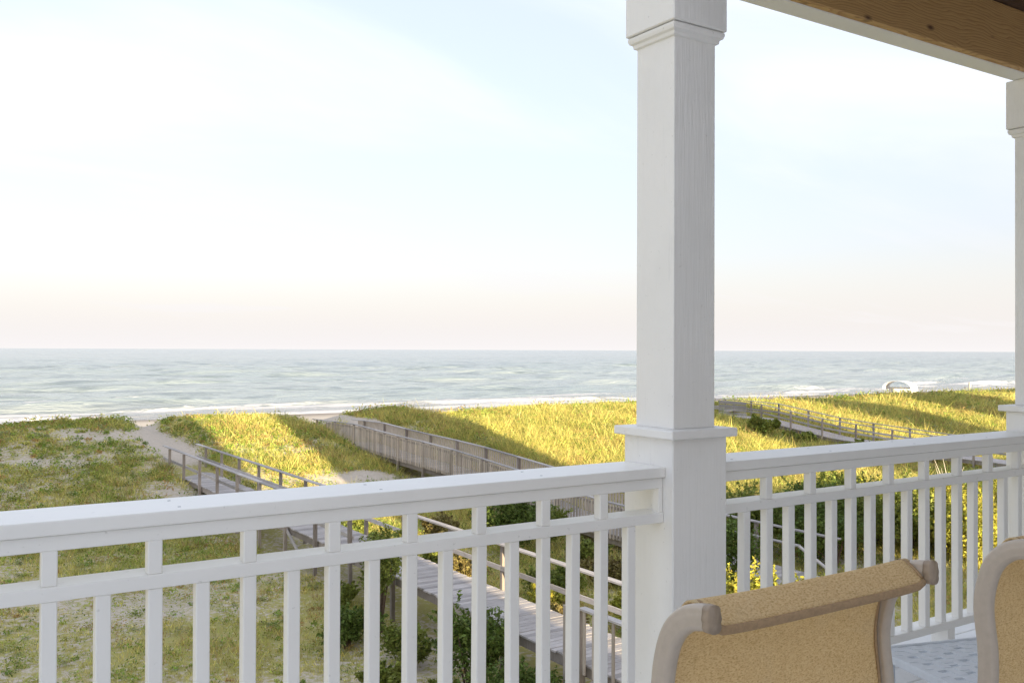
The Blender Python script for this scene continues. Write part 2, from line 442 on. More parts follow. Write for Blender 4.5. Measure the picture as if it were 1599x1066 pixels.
# ------------------------------------------------------------------ sea
sx = axis((-3000, -150, 150), (-150, 420, 2.4), (420, 900, 12), (900, 9000, 300), (9000, 40000, 3000))
sy = axis((104, 200, 0.6), (200, 420, 1.3), (420, 900, 5), (900, 3000, 60), (3000, 30000, 1500))
SX, SY = np.meshgrid(sx, sy)
wz = np.zeros_like(SX); foam = np.zeros_like(SX)
for k in range(9):
    lam = 7 + 4.2 * k; ang = rng.uniform(-0.35, 0.35); ph = rng.uniform(0, 6.28); amp = 0.017 * lam ** 0.8
    wrp = 5 * fbm(SX / 45 + k, SY / 30, 50 + k, 2)
    wz += amp * np.sin(2 * np.pi * (SY * np.cos(ang) + SX * np.sin(ang)) / lam + wrp + ph) * (0.4 + 1.2 * noise(SX / 38 + 3 * k, SY / 16, 90 + k))
wz *= sstep(SHORE - 2, SHORE + 25, SY) * (1 - 0.8 * sstep(300, 900, SY))
for k, (yc, a, wd) in enumerate(((121.5, .20, 1.6), (129, .42, 2.0), (138, .55, 2.4), (150, .60, 2.8), (166, .55, 3.2), (187, .50, 3.6), (215, .4, 4.2))):
    Yc = yc + 7 * (fbm(SX / 42.0, SX * 0 + k, 40 + k, 3) - 0.5)
    A = np.clip(1.9 * fbm(SX / 30.0, SX * 0 + 5.3 * k, 60 + k, 3) - 0.45, 0, 1)
    d = SY - Yc
    g = np.where(d < 0, np.exp(-(d / (wd * 0.55)) ** 2), np.exp(-(d / (wd * 1.5)) ** 2))
    wz += a * A * g
    brk = np.clip(1.8 * fbm(SX / 16.0, SX * 0 + 9.1 * k, 160 + k, 3) - (0.52 + 0.10 * k), 0, 1)
    foam += brk * 1.7 * np.exp(-((d + wd * 0.5) / (wd * 0.8)) ** 2)
    foam += 0.55 * brk * np.exp(-((d + wd * 1.8) / (wd * 1.6)) ** 2)
lace = np.exp(-np.abs(SY - SHORE - 1.0) / 3.5) * (0.02 + 0.6 * fbm(SX / 9, SY / 3, 300, 3))
foam = np.clip(foam + lace, 0, 1)
shal = 0.85 * (1 - sstep(SHORE, SHORE + 34, SY))
me = np_mesh('sea', np.stack([SX, SY, SEA_Z + wz], -1).reshape(-1, 3), grid_faces(*SX.shape), 4, SEA,
             np.stack([foam, shal, foam * 0], -1).reshape(-1, 3), True)
tag(link('sea', me), 'pale grey blue ocean with low breaking waves', kind='structure')

# ------------------------------------------------------------------ houses of the row (ours behind the camera; they shade the dune)
def house(x0, x1, yb, yf, ridge, label, porch=False):
    h = thing('beach_house', label, 'house', ((x0 + x1) / 2, (yb + yf) / 2, 0), 'beach houses in a row behind the dune')
    W, D = (x1 - x0) / 2, (yf - yb) / 2
    fl = 2.6; ev = 8.9
    link('wall', box_me('wall', 2 * W, 2 * D, ev - fl, WALLM, 0.02), h, (0, 0, (ev + fl) / 2))
    o = 0.0
    V = [(-W - o, -D - .4, ev - .05), (W + o, -D - .4, ev - .05), (W + o, D + .4, ev - .05), (-W - o, D + .4, ev - .05), (-W - o, 0, ridge), (W + o, 0, ridge)]
    link('roof', mesh_from('roof', V, [(0, 1, 5, 4), (2, 3, 4, 5), (1, 2, 5), (3, 0, 4), (3, 2, 1, 0)], ROOFM), h)
    nst = max(3, int(W * 2 / 3))
    for i in range(nst + 1):
        for yy in (-D + .3, D - .3):
            box('stilt', -W + .2 + i * (2 * W - .4) / nst - .12, -W + .2 + i * (2 * W - .4) / nst + .12, yy - .12, yy + .12, -0.3, fl + .02, WOODP, h, 0.01)
    link('storage_wall', box_me('storage_wall', 2 * W - 1.0, 2 * D - 2.0, fl, WALLM, 0.02), h, (0, 0, fl / 2 - .02))
    for i in range(max(2, int(W))):
        cx = -W + (i + .5) * 2 * W / max(2, int(W))
        for zz in ((4.565, 6.8),) if porch else ((3.6, 5.2), (6.6, 8.3)):
            wdo = box('window', cx - .5, cx + .5, D + .003, D + .05, zz[0] + (.05 if porch else 0), zz[1], WH, h, 0.01)
            gl = box('pane', cx - .43, cx + .43, D + .048, D + .06, zz[0] + .12, zz[1] - .07, GLASSM, None, 0)
            gl.parent = wdo; gl.location = (0, 0.03, 0)
    return h
hm = house(-6.5, 8.05, -14.5, -6.5, 11.75, 'white sided raised beach house carrying the white railed balcony', True)
cx_, cy_ = hm.location.x, hm.location.y
link('wing_wall', box_me('wing_wall', 3.9, 5.48, 5.4, WALLM, .02), hm, (5.95 - cx_, -3.75 - cy_, 5.3))
V = [(3.9 - cx_, -6.5 - cy_, 9.0), (8.0 - cx_, -6.5 - cy_, 9.0), (8.0 - cx_, -0.9 - cy_, 8.02), (3.9 - cx_, -0.9 - cy_, 8.02)]
V += [(x, y, z + .12) for x, y, z in V]
link('wing_roof', mesh_from('wing_roof', V, [(3, 2, 1, 0), (4, 5, 6, 7), (0, 1, 5, 4), (1, 2, 6, 5), (2, 3, 7, 6), (3, 0, 4, 7)], ROOFM), hm)
for wx in (4.9, 6.9):
    for yy in (-5.8, -1.6): box('stilt', wx - cx_ - .12, wx - cx_ + .12, yy - cy_ - .12, yy - cy_ + .12, -.3, 2.62, WOODP, hm, .01)
    wdo = box('window', wx - cx_ - .6, wx - cx_ + .6, -1.007 - cy_, -.97 - cy_, 4.7, 6.75, WH, hm, .01)
    gl = box('pane', -.52, .52, -.006, .006, -.95, .95, GLASSM, None, 0); gl.parent = wdo; gl.location = (0, .022, 0)
house(12.6, 22.2, -11.0, 1.5, 10.9, 'white sided beach house beside the balcony house, past a narrow gap')
house(38.6, 46.0, -11.0, 1.5, 10.7, 'white sided narrow beach house past the wide empty lot')
house(53.3, 58.0, -11.0, 1.5, 10.7, 'narrowest white sided beach house of the row')
house(64.0, 73.5, -11.0, 1.5, 10.6, 'white sided beach house next to the narrowest one')
house(80.5, 94.0, -11.0, 1.5, 10.5, 'widest white sided beach house at the end of the row')

# ------------------------------------------------------------------ porch
DECK = EYE - 1.435
FR, BK = 2.62, 2.85            # inner and outer edge of the handrail
PX = [-0.36 - 0.007, 2.397, 5.15, 7.92]   # left faces of the posts (second is the one in view)
PW = 0.28
PYC = 2.72
def porch_post(x0, label):
    cx = x0 + PW / 2
    t = thing('porch_post', label, 'post', (cx, PYC, DECK), 'white square porch posts')
    e = EYE - DECK
    h = PW / 2
    box('base', -h, h, -h, h, 0, e - .33, WHV, t, 0.004)
    box('base_cap', -h - .03, h + .03, -h - .03, h + .03, e - .33, e - .297, WHV, t, 0.004)
    s = 0.107
    box('shaft', -s, s, -s, s, e - .297, e + 1.20, WHV, t, 0.004, 2)
    # capital: stepped moulding under a square block
    prof = [(s + .004, 1.188), (s + .010, 1.192), (s + .012, 1.204), (s + .022, 1.210), (s + .026, 1.222), (s + .026, 1.232), (s + .010, 1.234), (s + .010, 1.245)]
    V = []; F = []
    for r, z in prof:
        V += [(-r, -r, e + z), (r, -r, e + z), (r, r, e + z), (-r, r, e + z)]
    for i in range(len(prof) - 1):
        for j in range(4):
            k = (j + 1) % 4; F.append((i * 4 + j, i * 4 + k, i * 4 + 4 + k, i * 4 + 4 + j))
    F.append((3, 2, 1, 0)); n4 = (len(prof) - 1) * 4; F.append((n4, n4 + 1, n4 + 2, n4 + 3))
    link('moulding', mesh_from('moulding', V, F, WHV), t)
    box('capital', -h, h, -h, h, e + 1.237, e + 1.503, WHV, t, 0.004)
    return t

porch_post(PX[1], 'white square porch post between the two railing sections, tan chair before it')
porch_post(PX[2], 'white square porch post beyond the second tan chair')
porch_post(PX[3], 'white square porch post at the last railing of the porch')

t = thing('newel_post', 'short white newel post at the open end of the long railing', 'post', (PX[0] + PW / 2, PYC, DECK))
box('base', -.14, .14, -.14, .14, 0, 1.105, WHV, t, 0.004); box('base_cap', -.17, .17, -.17, .17, 1.105, 1.138, WHV, t, 0.004)
def railing(xa, xb, first, pitch, label, sup):
    """handrail, apron, mid rail, bottom rail and every baluster; xa..xb between post faces"""
    t = thing('railing', label, 'railing', ((xa + xb) / 2, FR, DECK), 'white balcony railings')
    e = EYE - DECK; ox = (xa + xb) / 2
    a, b = xa - ox + .001, xb - ox - .001
    box('handrail', a, b, 0, BK - FR, e - .475, e - .437, WH, t, 0.005, 2)
    box('apron', a, b, .014, .055, e - .517, e - .476, WH, t, 0.003)
    box('mid_rail', a, b, .010, .115, e - .645, e - .607, WH, t, 0.004, 2)
    box('bottom_rail', a, b, .010, .100, e - 1.338, e - 1.300, WH, t, 0.004, 2)
    i = 0; x = first - ox
    while x < b - .03:
        if x > a + .02:
            box('baluster', x - .019, x + .019, .013, .051, e - 1.301, e - .644, WHB, t, 0.003)
            if i % 2 == 0: box('baluster', x - .019, x + .019, .015, .053, e - .608, e - .516, WHB, t, 0.003)
        x += pitch; i += 1
    for o in list(t.children):
        if o.name.startswith('baluster'):
            o.rotation_euler = (random.uniform(-.003, .003), random.uniform(-.003, .003), random.uniform(-.02, .02)); o.location.x += random.uniform(-.002, .002)
    for xn in np.arange(a + .12, b, .61):
        for yn in (.05, .17): box('nail_head', xn - .004, xn + .004, yn - .004, yn + .004, e - .438, e - .4362, METAL, t, 0)
    # half balusters against the posts
    box('end_baluster', b - .02, b, .014, .052, e - .608, e - .516, WHB, t, 0.002)
    box('end_baluster', a, a + .02, .014, .052, e - .608, e - .516, WHB, t, 0.002)
    box('end_baluster', a, a + .018, .014, .052, e - 1.301, e - .644, WHB, t, 0.002)
    for s in sup: box('support_block', s - ox - .03, s - ox + .03, .012, .102, 0, e - 1.337, WHB, t, 0.003)
    return t
P1 = 0.0485 * 2.65; S1 = 0.2168 * 2.65
railing(PX[0] + PW, PX[1], S1 - 4 * P1, P1, 'long white railing in front of the sandy dune, no chairs at it', (0.55, 1.6))
P2 = 0.0511 * 2.65; S2 = 1.1240 * 2.65 + .004
railing(PX[1] + PW, PX[2], S2 - 2 * P2 + P2 * 0, P2, 'white railing behind the two tan chairs', (3.3, 4.26))
railing(PX[2] + PW, PX[3], PX[2] + PW + .13, P1, 'white railing past the post beyond the second chair', (6.0, 7.0))

# deck floor, boards run along the house
fl = thing('balcony_deck', 'pale painted plank balcony floor behind the white railing', 'deck', (4, 1, DECK))
nb = 65; y0 = -6.48; bw = (2.90 - y0) / nb
for i in range(nb):
    ya, yb = y0 + i * bw - 1, y0 + i * bw + bw - .005 - 1
    box('plank', -8.4, 1.6 - 4, ya, yb, -.03, -.001, DECKW, fl, 0.003)
    if yb + 1 > -.97: box('plank', 1.606 - 4, 8.3 - 4, max(ya, -1.97), yb, -.03, -.001, DECKW, fl, 0.003)
    else: box('plank', 1.606 - 4, 4.03 - 4, ya, yb, -.03, -.001, DECKW, fl, 0.003)
box('fascia', -4.4 - 4, 8.3 - 4, 2.905 - 1, 2.945 - 1, -.32, -.002, WH, fl, 0.003)
for xj in np.arange(-4.2, 8.3, 1.2): box('joist', xj - 4 - .02, xj - 4 + .02, -.97 - 1, 2.9 - 1, -.28, -.031, WOODP, fl, 0)
for xj in PX: box('support_pile', xj - 4 - .0, xj - 4 + .25, 2.58 - 1, 2.83 - 1, -DECK - .5, -.281, WOODP, fl, 0.01)

# overhead beam: white wrapped outer trim, stained pine plank inside, dark ceiling boards above
BZ = EYE + 1.504
bt = thing('porch_beam', 'long overhead porch beam, white trim outside and knotty pine inside', 'beam', (3, 2.75, BZ))
box('white_trim', -.60, 5.3, -.038, .075, 0, .36, WH, bt, 0.004)
box('pine_board', -.60, 5.3, -.080, -.040, .002, .307, BEAM, bt, 0.004)
ct = thing('porch_ceiling', 'dark brown board ceiling above the porch beam', 'ceiling', (3, 1, BZ + .31))
for i in range(26):
    ya = -1.98 + i * .145
    box('board', -.60, 5.3, ya, ya + .143, 0, .02, CEIL, ct, 0.003)
V = [(-.6, -1.98, .35), (5.3, -1.98, .35), (5.3, 2.35, .12), (-.6, 2.35, .12), (-.6, -1.98, .40), (5.3, -1.98, .40), (5.3, 2.35, .16), (-.6, 2.35, .16)]
link('porch_roof', mesh_from('porch_roof', V, [(0, 3, 2, 1), (4, 5, 6, 7), (0, 1, 5, 4), (1, 2, 6, 5), (2, 3, 7, 6), (3, 0, 4, 7)], ROOFM), ct)

# ------------------------------------------------------------------ sling chairs
def chair(x0, x1, label):
    e = EYE - DECK
    t = thing('patio_chair', label, 'chair', ((x0 + x1) / 2, 1.40, DECK), 'tan sling patio chairs facing the sea')
    W = (x1 - x0) / 2; oy = 1.40
    low = [(0, 1.192 - oy, e - .58), (0, 1.182 - oy, e - .68), (0, 1.186 - oy, e - .78), (0, 1.215 - oy, e - .88), (0, 1.255 - oy, e - .975), (0, 1.32 - oy, e - 1.030),
           (0, 1.42 - oy, e - 1.035), (0, 1.52 - oy, e - 1.015), (0, 1.585 - oy, e - 1.012), (0, 1.62 - oy, e - 1.045)]
    path = spline([(0, 1.070 - oy, e - .428), (0, 1.098 - oy, e - .430), (0, 1.132 - oy, e - .441), (0, 1.164 - oy, e - .470), (0, 1.183 - oy, e - .515)] + low, 5)
    spath = spline([(0, 1.083 - oy, e - .444), (0, 1.098 - oy, e - .430), (0, 1.115 - oy, e - .418), (0, 1.130 - oy, e - .413), (0, 1.146 - oy, e - .423), (0, 1.172 - oy, e - .46), (0, 1.186 - oy, e - .515)] + low, 5)
    # ribbed oval tube: two lengthwise grooves on its outer side
    prof = []
    for k in range(28):
        a = 2 * math.pi * k / 28
        rx, ry = 0.0145, 0.0218
        c, s_ = math.cos(a), math.sin(a)
        x = rx * math.copysign(abs(c) ** 0.7, c); y = ry * math.copysign(abs(s_) ** 0.8, s_)
        g = 1 - 0.16 * math.exp(-((y - .006) / .0035) ** 2) - 0.16 * math.exp(-((y + .009) / .0035) ** 2)
        prof.append((x * g, y))
    for sgn in (-1, 1):
        V, F = sweep(path[2:], prof)
        fr = link('side_frame', mesh_from('side_frame', V, F, FRAME, True), t, (sgn * W, 0, 0))
        capp = [(p[0] * 1.05, p[1] * 1.05) for p in prof]
        V, F = sweep(path[0:4], capp)
        link('end_cap', mesh_from('end_cap', V, F, CAPM, True), fr, (0, 0, 0))
        ap = spline([(0, 1.56 - oy, e - 1.03), (0, 1.60 - oy, .22), (0, 1.64 - oy, 0.003)], 5)
        V, F = sweep(ap, [(p[0] * .8, p[1] * .7) for p in prof[::2]])
        link('front_leg', mesh_from('front_leg', V, F, FRAME, True), t, (sgn * (W + .001), 0, 0))
        lp = [(0, 1.33 - oy, e - 1.03), (0, 1.25 - oy, 0.6 * (e - 1.02)), (0, 1.16 - oy, 0.003)]
        V, F = sweep(spline(lp, 5), [(p[0] * .8, p[1] * .7) for p in prof[::2]])
        link('rear_leg', mesh_from('rear_leg', V, F, FRAME, True), t, (sgn * (W + .001), 0, 0))
    for yy, zz in ((1.34, e - 1.068), (1.56, e - 1.052)):
        box('cross_bar', -W, W, yy - .014 - oy, yy + .014 - oy, zz - .014, zz + .014, FRAME, t, 0.004)
    # sling: stretched between the tubes, slightly hollow across, hem rolled at the top
    sp = spath[0:-3]; nx = 22; V = []; F = []
    for i, p in enumerate(sp):
        tt = (sp[min(i + 1, len(sp) - 1)] - sp[max(i - 1, 0)]).normalized(); nn = Vector((0, -tt.z, tt.y))
        for j in range(nx + 1):
            u = j / nx * 2 - 1
            sag = (0.014 * (1 - u * u) + 0.002 * math.sin(7 * u + i * .3)) * min(1, max(0, i - 12) / 14)
            top = max(0, 1 - i / 12) * 0.005 * (1 - abs(u) ** 6)
            q = p + nn * (-sag) + Vector((0, -.2 * top, -top))
            V.append((u * (W - .004), q.y, q.z))
    for i in range(len(sp) - 1):
        for j in range(nx): F.append((i * (nx + 1) + j, i * (nx + 1) + j + 1, (i + 2 - 1) * (nx + 1) + j + 1, (i + 1) * (nx + 1) + j))
    sl_ = link('sling', mesh_from('sling', V, F, SLING, True), t)
    so_ = sl_.modifiers.new('thick', 'SOLIDIFY'); so_.thickness = 0.004; so_.offset = 0
    # hem: a flattened roll along the sling's top end
    hp = [Vector(V[j]) for j in range(nx + 1)]
    hp[0] += Vector((.012, 0, .004)); hp[-1] += Vector((-.012, 0, .004))
    hv, hf = [], []
    pr = [(0.0045 * math.cos(2 * math.pi * k / 10), 0.0085 * math.sin(2 * math.pi * k / 10)) for k in range(10)]
    hv, hf = sweep([p + Vector((0, -.001, -.006)) for p in hp], pr, True, Vector((0, 1, .25)).normalized())
    for u in (-.955, .955):                                    # stitched welts down both sides
        wv_ = []
        for i, p in enumerate(sp[2:]):
            wv_.append(Vector((u * (W - .004), p.y - .0035, p.z)))
        wV, wF = sweep(wv_, [(.0035 * math.cos(q * 1.0472), .0028 * math.sin(q * 1.0472)) for q in range(6)])
        link('welt', mesh_from('welt', wV, wF, HEM, True), sl_)
    link('hem', mesh_from('hem', hv, hf, HEM, True), sl_)
    return t
chair(1.085, 1.675, 'tan sling patio chair standing before the middle porch post')
chair(2.055, 2.645, 'tan sling patio chair beside the white lattice table')

# ------------------------------------------------------------------ low lattice table
def lattice_table():
    t = thing('side_table', 'low white lattice side table between the tan chairs and the railing', 'table', (3.30, 1.90, DECK), rz=R(-17))
    def lattice(z, s, nm):
        n = 13; c = 2 * s / n; V = []; F = []
        holes = lambda i, j: 0 < i < n - 1 and 0 < j < n - 1 and (i + 2 * j) % 4 == 1
        for i in range(n):
            for j in range(n):
                xa, xb, ya, yb = -s + i * c, -s + (i + 1) * c, -s + j * c, -s + (j + 1) * c
                b0 = len(V)
                raise_ = .0015 if (i + j) % 2 else 0
                if not holes(i, j):
                    V += [(xa, ya, z + raise_), (xb, ya, z + raise_), (xb, yb, z + raise_), (xa, yb, z + raise_), (xa, ya, z - .012), (xb, ya, z - .012), (xb, yb, z - .012), (xa, yb, z - .012)]
                    F += [(b0, b0 + 1, b0 + 2, b0 + 3), (b0 + 7, b0 + 6, b0 + 5, b0 + 4), (b0, b0 + 4, b0 + 5, b0 + 1), (b0 + 1, b0 + 5, b0 + 6, b0 + 2), (b0 + 2, b0 + 6, b0 + 7, b0 + 3), (b0 + 3, b0 + 7, b0 + 4, b0)]
                else:
                    # slot: half of the cell open
                    ym = ya + c * .55
                    V += [(xa, ym, z), (xb, ym, z), (xb, yb, z), (xa, yb, z), (xa, ym, z - .012), (xb, ym, z - .012), (xb, yb, z - .012), (xa, yb, z - .012)]
                    F += [(b0, b0 + 1, b0 + 2, b0 + 3), (b0 + 7, b0 + 6, b0 + 5, b0 + 4), (b0, b0 + 4, b0 + 5, b0 + 1), (b0 + 1, b0 + 5, b0 + 6, b0 + 2), (b0 + 2, b0 + 6, b0 + 7, b0 + 3), (b0 + 3, b0 + 7, b0 + 4, b0)]
        return link(nm, mesh_from(nm, V, F, TABW), t)
    s = .27
    lattice(.300, s - .012, 'table_top'); lattice(.14, s - .03, 'shelf')
    for k in range(4):
        a = k * math.pi / 2
        o = link('rim', box_me('rim', 2 * s + .012, .016, .032, TABW, .006, 2), t, (math.sin(a) * s, -math.cos(a) * s, .290)); o.rotation_euler = (0, 0, a)
        o2 = link('shelf_rim', box_me('shelf_rim', 2 * s - .04, .014, .024, TABW, .005, 2), t, (math.sin(a) * (s - .022), -math.cos(a) * (s - .022), .132)); o2.rotation_euler = (0, 0, a)
        q = a + math.pi / 4
        link('leg', box_me('leg', .03, .03, .283, TABW, .006, 2), t, (math.cos(q) * (s - .03) * 1.38, math.sin(q) * (s - .03) * 1.38, .1425))
lattice_table()

# ------------------------------------------------------------------ boardwalks
def interp_z(pts, y):
    return float(np.interp(y, [p[0] for p in pts], [p[1] for p in pts]))
def boardwalk(xl, xr, prof, y0, y1, label, lrail, rrail, posts, cap_h, planks='each', pickets=None, mid=True):
    """prof: (y, deck height); lrail/rrail: y-range that carries a railing"""
    t = thing('boardwalk', label, 'boardwalk', ((xl + xr) / 2, y0, 0), 'weathered dune boardwalks')
    ox, oy = (xl + xr) / 2, y0
    W = xr - xl
    Z = lambda y: interp_z(prof, y)
    def jit(a): return random.uniform(-a, a)
    pm = [box_me('plank', W + random.uniform(-.01, .06), .134, .036, WOODX, .004) for _ in range(4)]
    ys = np.arange(y0 + .07, y1, .142)
    if planks == 'each':
        for y in ys:
            sl_ = math.atan2(Z(y + .3) - Z(y - .3), .6)
            o = link('plank', random.choice(pm), t, (jit(.012), y - oy, Z(y) - .018 + jit(.003)), (sl_ + jit(.01), jit(.006), jit(.006)))
    else:
        bm = bmesh.new()
        for y in ys:
            mtx = Matrix.Translation((jit(.012), y - oy, Z(y) - .018 + jit(.003)))
            r = bmesh.ops.create_cube(bm, size=1.0)
            for v in r['verts']: v.co = mtx @ Vector((v.co.x * (W + .03), v.co.y * .13, v.co.z * .036))
        me = bpy.data.meshes.new('planks'); bm.to_mesh(me); bm.free(); me.materials.append(WOODX)
        tag(link('planks', me, t), kind='stuff')
    bks = sorted(set([y0, y1] + list(np.clip(posts, y0, y1))))
    def run(name, x, z_off, w_, h_, mt, ra, rb):
        b2 = sorted(set([ra, rb] + [y for y in bks if ra < y < rb]))
        for a, b in zip(b2, b2[1:]):
            if b - a < .05: continue
            beam_between(name, (x - ox, a - oy, Z(a) + z_off), (x - ox, b - oy - .006, Z(b) + z_off), w_, h_, mt, t)
    for x in (xl + .06, xr - .06): run('stringer', x, -.036 - .095, .04, .185, WOODP, y0, y1)
    for side, x, rg in ((-1, xl, lrail), (1, xr, rrail)):
        if rg is None: continue
        ra, rb = rg
        for a, b in ((ra, rb),):
            run('cap_rail', x, cap_h, .14, .038, WOODX, a, b)
            if mid: run('mid_rail', x + side * -.04 * 0, cap_h * .47, .036, .10, WOODX, a, b)
    for side, x, rg in ((-1, xl, lrail), (1, xr, rrail)):
        for y in posts:
            top = cap_h - .02 if rg and rg[0] - .1 <= y <= rg[1] + .1 else -.06
            zb = min(float(gz(x, y)), Z(y) - .1) - .35
            ztop = Z(y) + top
            o = link('post', box_me('post', .092, .092, ztop - zb, WOODP, .006), t, (x - ox + side * .05, y - oy, (ztop + zb) / 2), (jit(.01), jit(.01), 0))
    if pickets:
        ra, rb, sp, low = pickets
        pk = [box_me('picket', .022, .074 + random.uniform(-.006, .006), 1.0, PICK, .003) for _ in range(4)]
        for y in np.arange(ra, rb, sp):
            link('picket', random.choice(pk), t, (xl - ox - .115 - .0, y - oy, Z(y) + cap_h - .03 - .52 + jit(.012)), (jit(.012), jit(.01), jit(.04)))
        run('picket_rail', xl - .085, cap_h - .12, .036, .085, WOODP, ra, rb); run('picket_rail', xl - .085, .08, .036, .085, WOODP, ra, rb)
        bm = bmesh.new()
        for y in np.arange(ra, rb, sp):
            r = bmesh.ops.create_cube(bm, size=1.0)
            for v in r['verts']: v.co = Vector((v.co.x * .022 + xr - ox + .115, v.co.y * .092 + y - oy, v.co.z * 1.0 + Z(y) + cap_h - .55))
        me = bpy.data.meshes.new('far_pickets'); bm.to_mesh(me); bm.free(); me.materials.append(PICK)
        tag(link('far_pickets', me, t), kind='stuff')
    return t
post1 = [11.95, 14.2, 16.5, 18.75] + [21.1 + 2.28 * k for k in range(9)]
b1 = boardwalk(9.15, 10.5, [(4, 1.0), (41.5, 1.0)], 5.0, 41.4, 'boardwalk with open rails and bare grey planks, nearest the long railing', (21.0, 40.6), (9.5, 40.6), post1, .95)
# landing by the house: doubled newel, picket rail and a diagonal brace on the open side
o1 = b1.location
for (x, y, wd) in ((9.10, 11.95, .14), (9.05, 12.25, .07)):
    box('newel_post', x - wd / 2 - o1.x, x + wd / 2 - o1.x, y - wd / 2 - o1.y, y + wd / 2 - o1.y, -.3, 1.87, WOODP, b1, .006)
beam_between('cap_rail', (9.10 - o1.x, 8.2 - o1.y, 1.89), (9.10 - o1.x, 11.9 - o1.y, 1.89), .14, .038, WOODX, b1)
for k in range(15): box('picket', 9.06 - o1.x, 9.085 - o1.x, 8.4 + k * .24 - o1.y, 8.46 + k * .24 - o1.y, .86, 1.866, PICK, b1, .003)
beam_between('brace', (9.0 - o1.x, 12.5 - o1.y, .15), (9.0 - o1.x, 11.2 - o1.y, .98), .04, .13, WOODX, b1)
beam_between('brace', (9.13 - o1.x, 25.7 - o1.y, .92), (9.13 - o1.x, 24.2 - o1.y, .2), .04, .1, WOODX, b1)

p2 = [(12.5, .3), (15.4, .3), (23.5, .36), (27.4, .8), (32.7, 1.12), (38, 1.26), (41.6, 1.42), (46.6, 1.30)]
post2 = list(np.arange(15.4, 46.8, 2.35))
b2 = boardwalk(18.0, 19.5, p2, 15.0, 46.6, 'boardwalk fenced with tightly spaced upright pickets', (15.0, 46.6), (15.0, 45.0), post2, 1.04, pickets=(20.0, 44.6, .152, 0), mid=False)
# stair at its landward end
o2 = b2.location
for k in range(2): box('stair_tread', -.75, .75, 14.7 - .3 * k - o2.y, 14.98 - .3 * k - o2.y, .17 - .13 * k, .205 - .13 * k, WOODX, b2, .004)
beam_between('stair_rail', (-.75, 15.0 - o2.y, 1.33), (-.75, 13.9 - o2.y, .82), .09, .04, WOODX, b2)
box('post', -.8, -.71, 13.86 - o2.y, 13.95 - o2.y, -.35, .80, WOODP, b2, .005)

p3 = [(20, .45), (29, .62), (35.2, .98), (40.8, 1.70), (48, 1.75)]
post3 = list(np.arange(22, 48.1, 2.3))
b3 = boardwalk(45.0, 46.5, p3, 21, 48.0, 'boardwalk sloping up to a railed lookout on the grassy dune', (21, 48), (21, 48), post3, 1.0, planks='stuff')
o3 = b3.location
for k in range(3): box('seat_slat', -.72 - .9, -.55 - .3, 42.5 + k * .155 - o3.y, 42.64 + k * .155 - o3.y, 2.12, 2.16, WOODX, b3, .004)
for k in range(4): box('seat_back', -.86, -.83, 41.6 - o3.y, 44.0 - o3.y, 1.85 + k * .23, 2.03 + k * .23, WOODX, b3, .004)

# ------------------------------------------------------------------ dune vegetation
def in_walk(x, y):
    return ((x > 8.95) & (x < 10.7) & (y < 42)) | ((x > 17.8) & (x < 19.75) & (y < 46.5) & (y > 13)) | ((x > 44.8) & (x < 46.7) & (y < 48))
def scatter(n, ymin, ymax, power=1.0):
    y = ymin + (ymax - ymin) * rng.random(n) ** power
    lo = 0.02 * y - 1.5; hi = 1.95 * y + 3
    x = lo + (hi - lo) * rng.random(n)
    return x, y
def palette(x, y, n):
    """colour of a plant by place and chance: straw, olive, green, rust"""
    straw = np.array((0.68, 0.585, 0.185)); olive = np.array((0.49, 0.455, 0.125)); green = np.array((0.30, 0.365, 0.08)); rust = np.array((0.49, 0.33, 0.135))
    a = fbm(x / 3.3, y / 3.3, 401, 3); b = fbm(x / 2.2, y / 2.2, 433, 3)
    right = sstep(10.5, 14, x)
    w = np.stack([0.48 + 0.67 * right + 1.6 * np.clip(a - .45, 0, 1), 0.8 + 0 * a, 4.2 * np.clip(.55 - a, 0, 1) * (1 - .5 * right) + .18, 3.2 * np.clip(b - .50, 0, 1)], -1)
    w = w / w.sum(-1, keepdims=True)
    cs = np.cumsum(w, -1); r = rng.random(len(x))[:, None]
    idx = (r > cs).sum(-1).clip(0, 3)
    base = np.stack([straw, olive, green, rust])[idx]
    return base * (0.75 + 0.5 * rng.random((len(x), 1)))
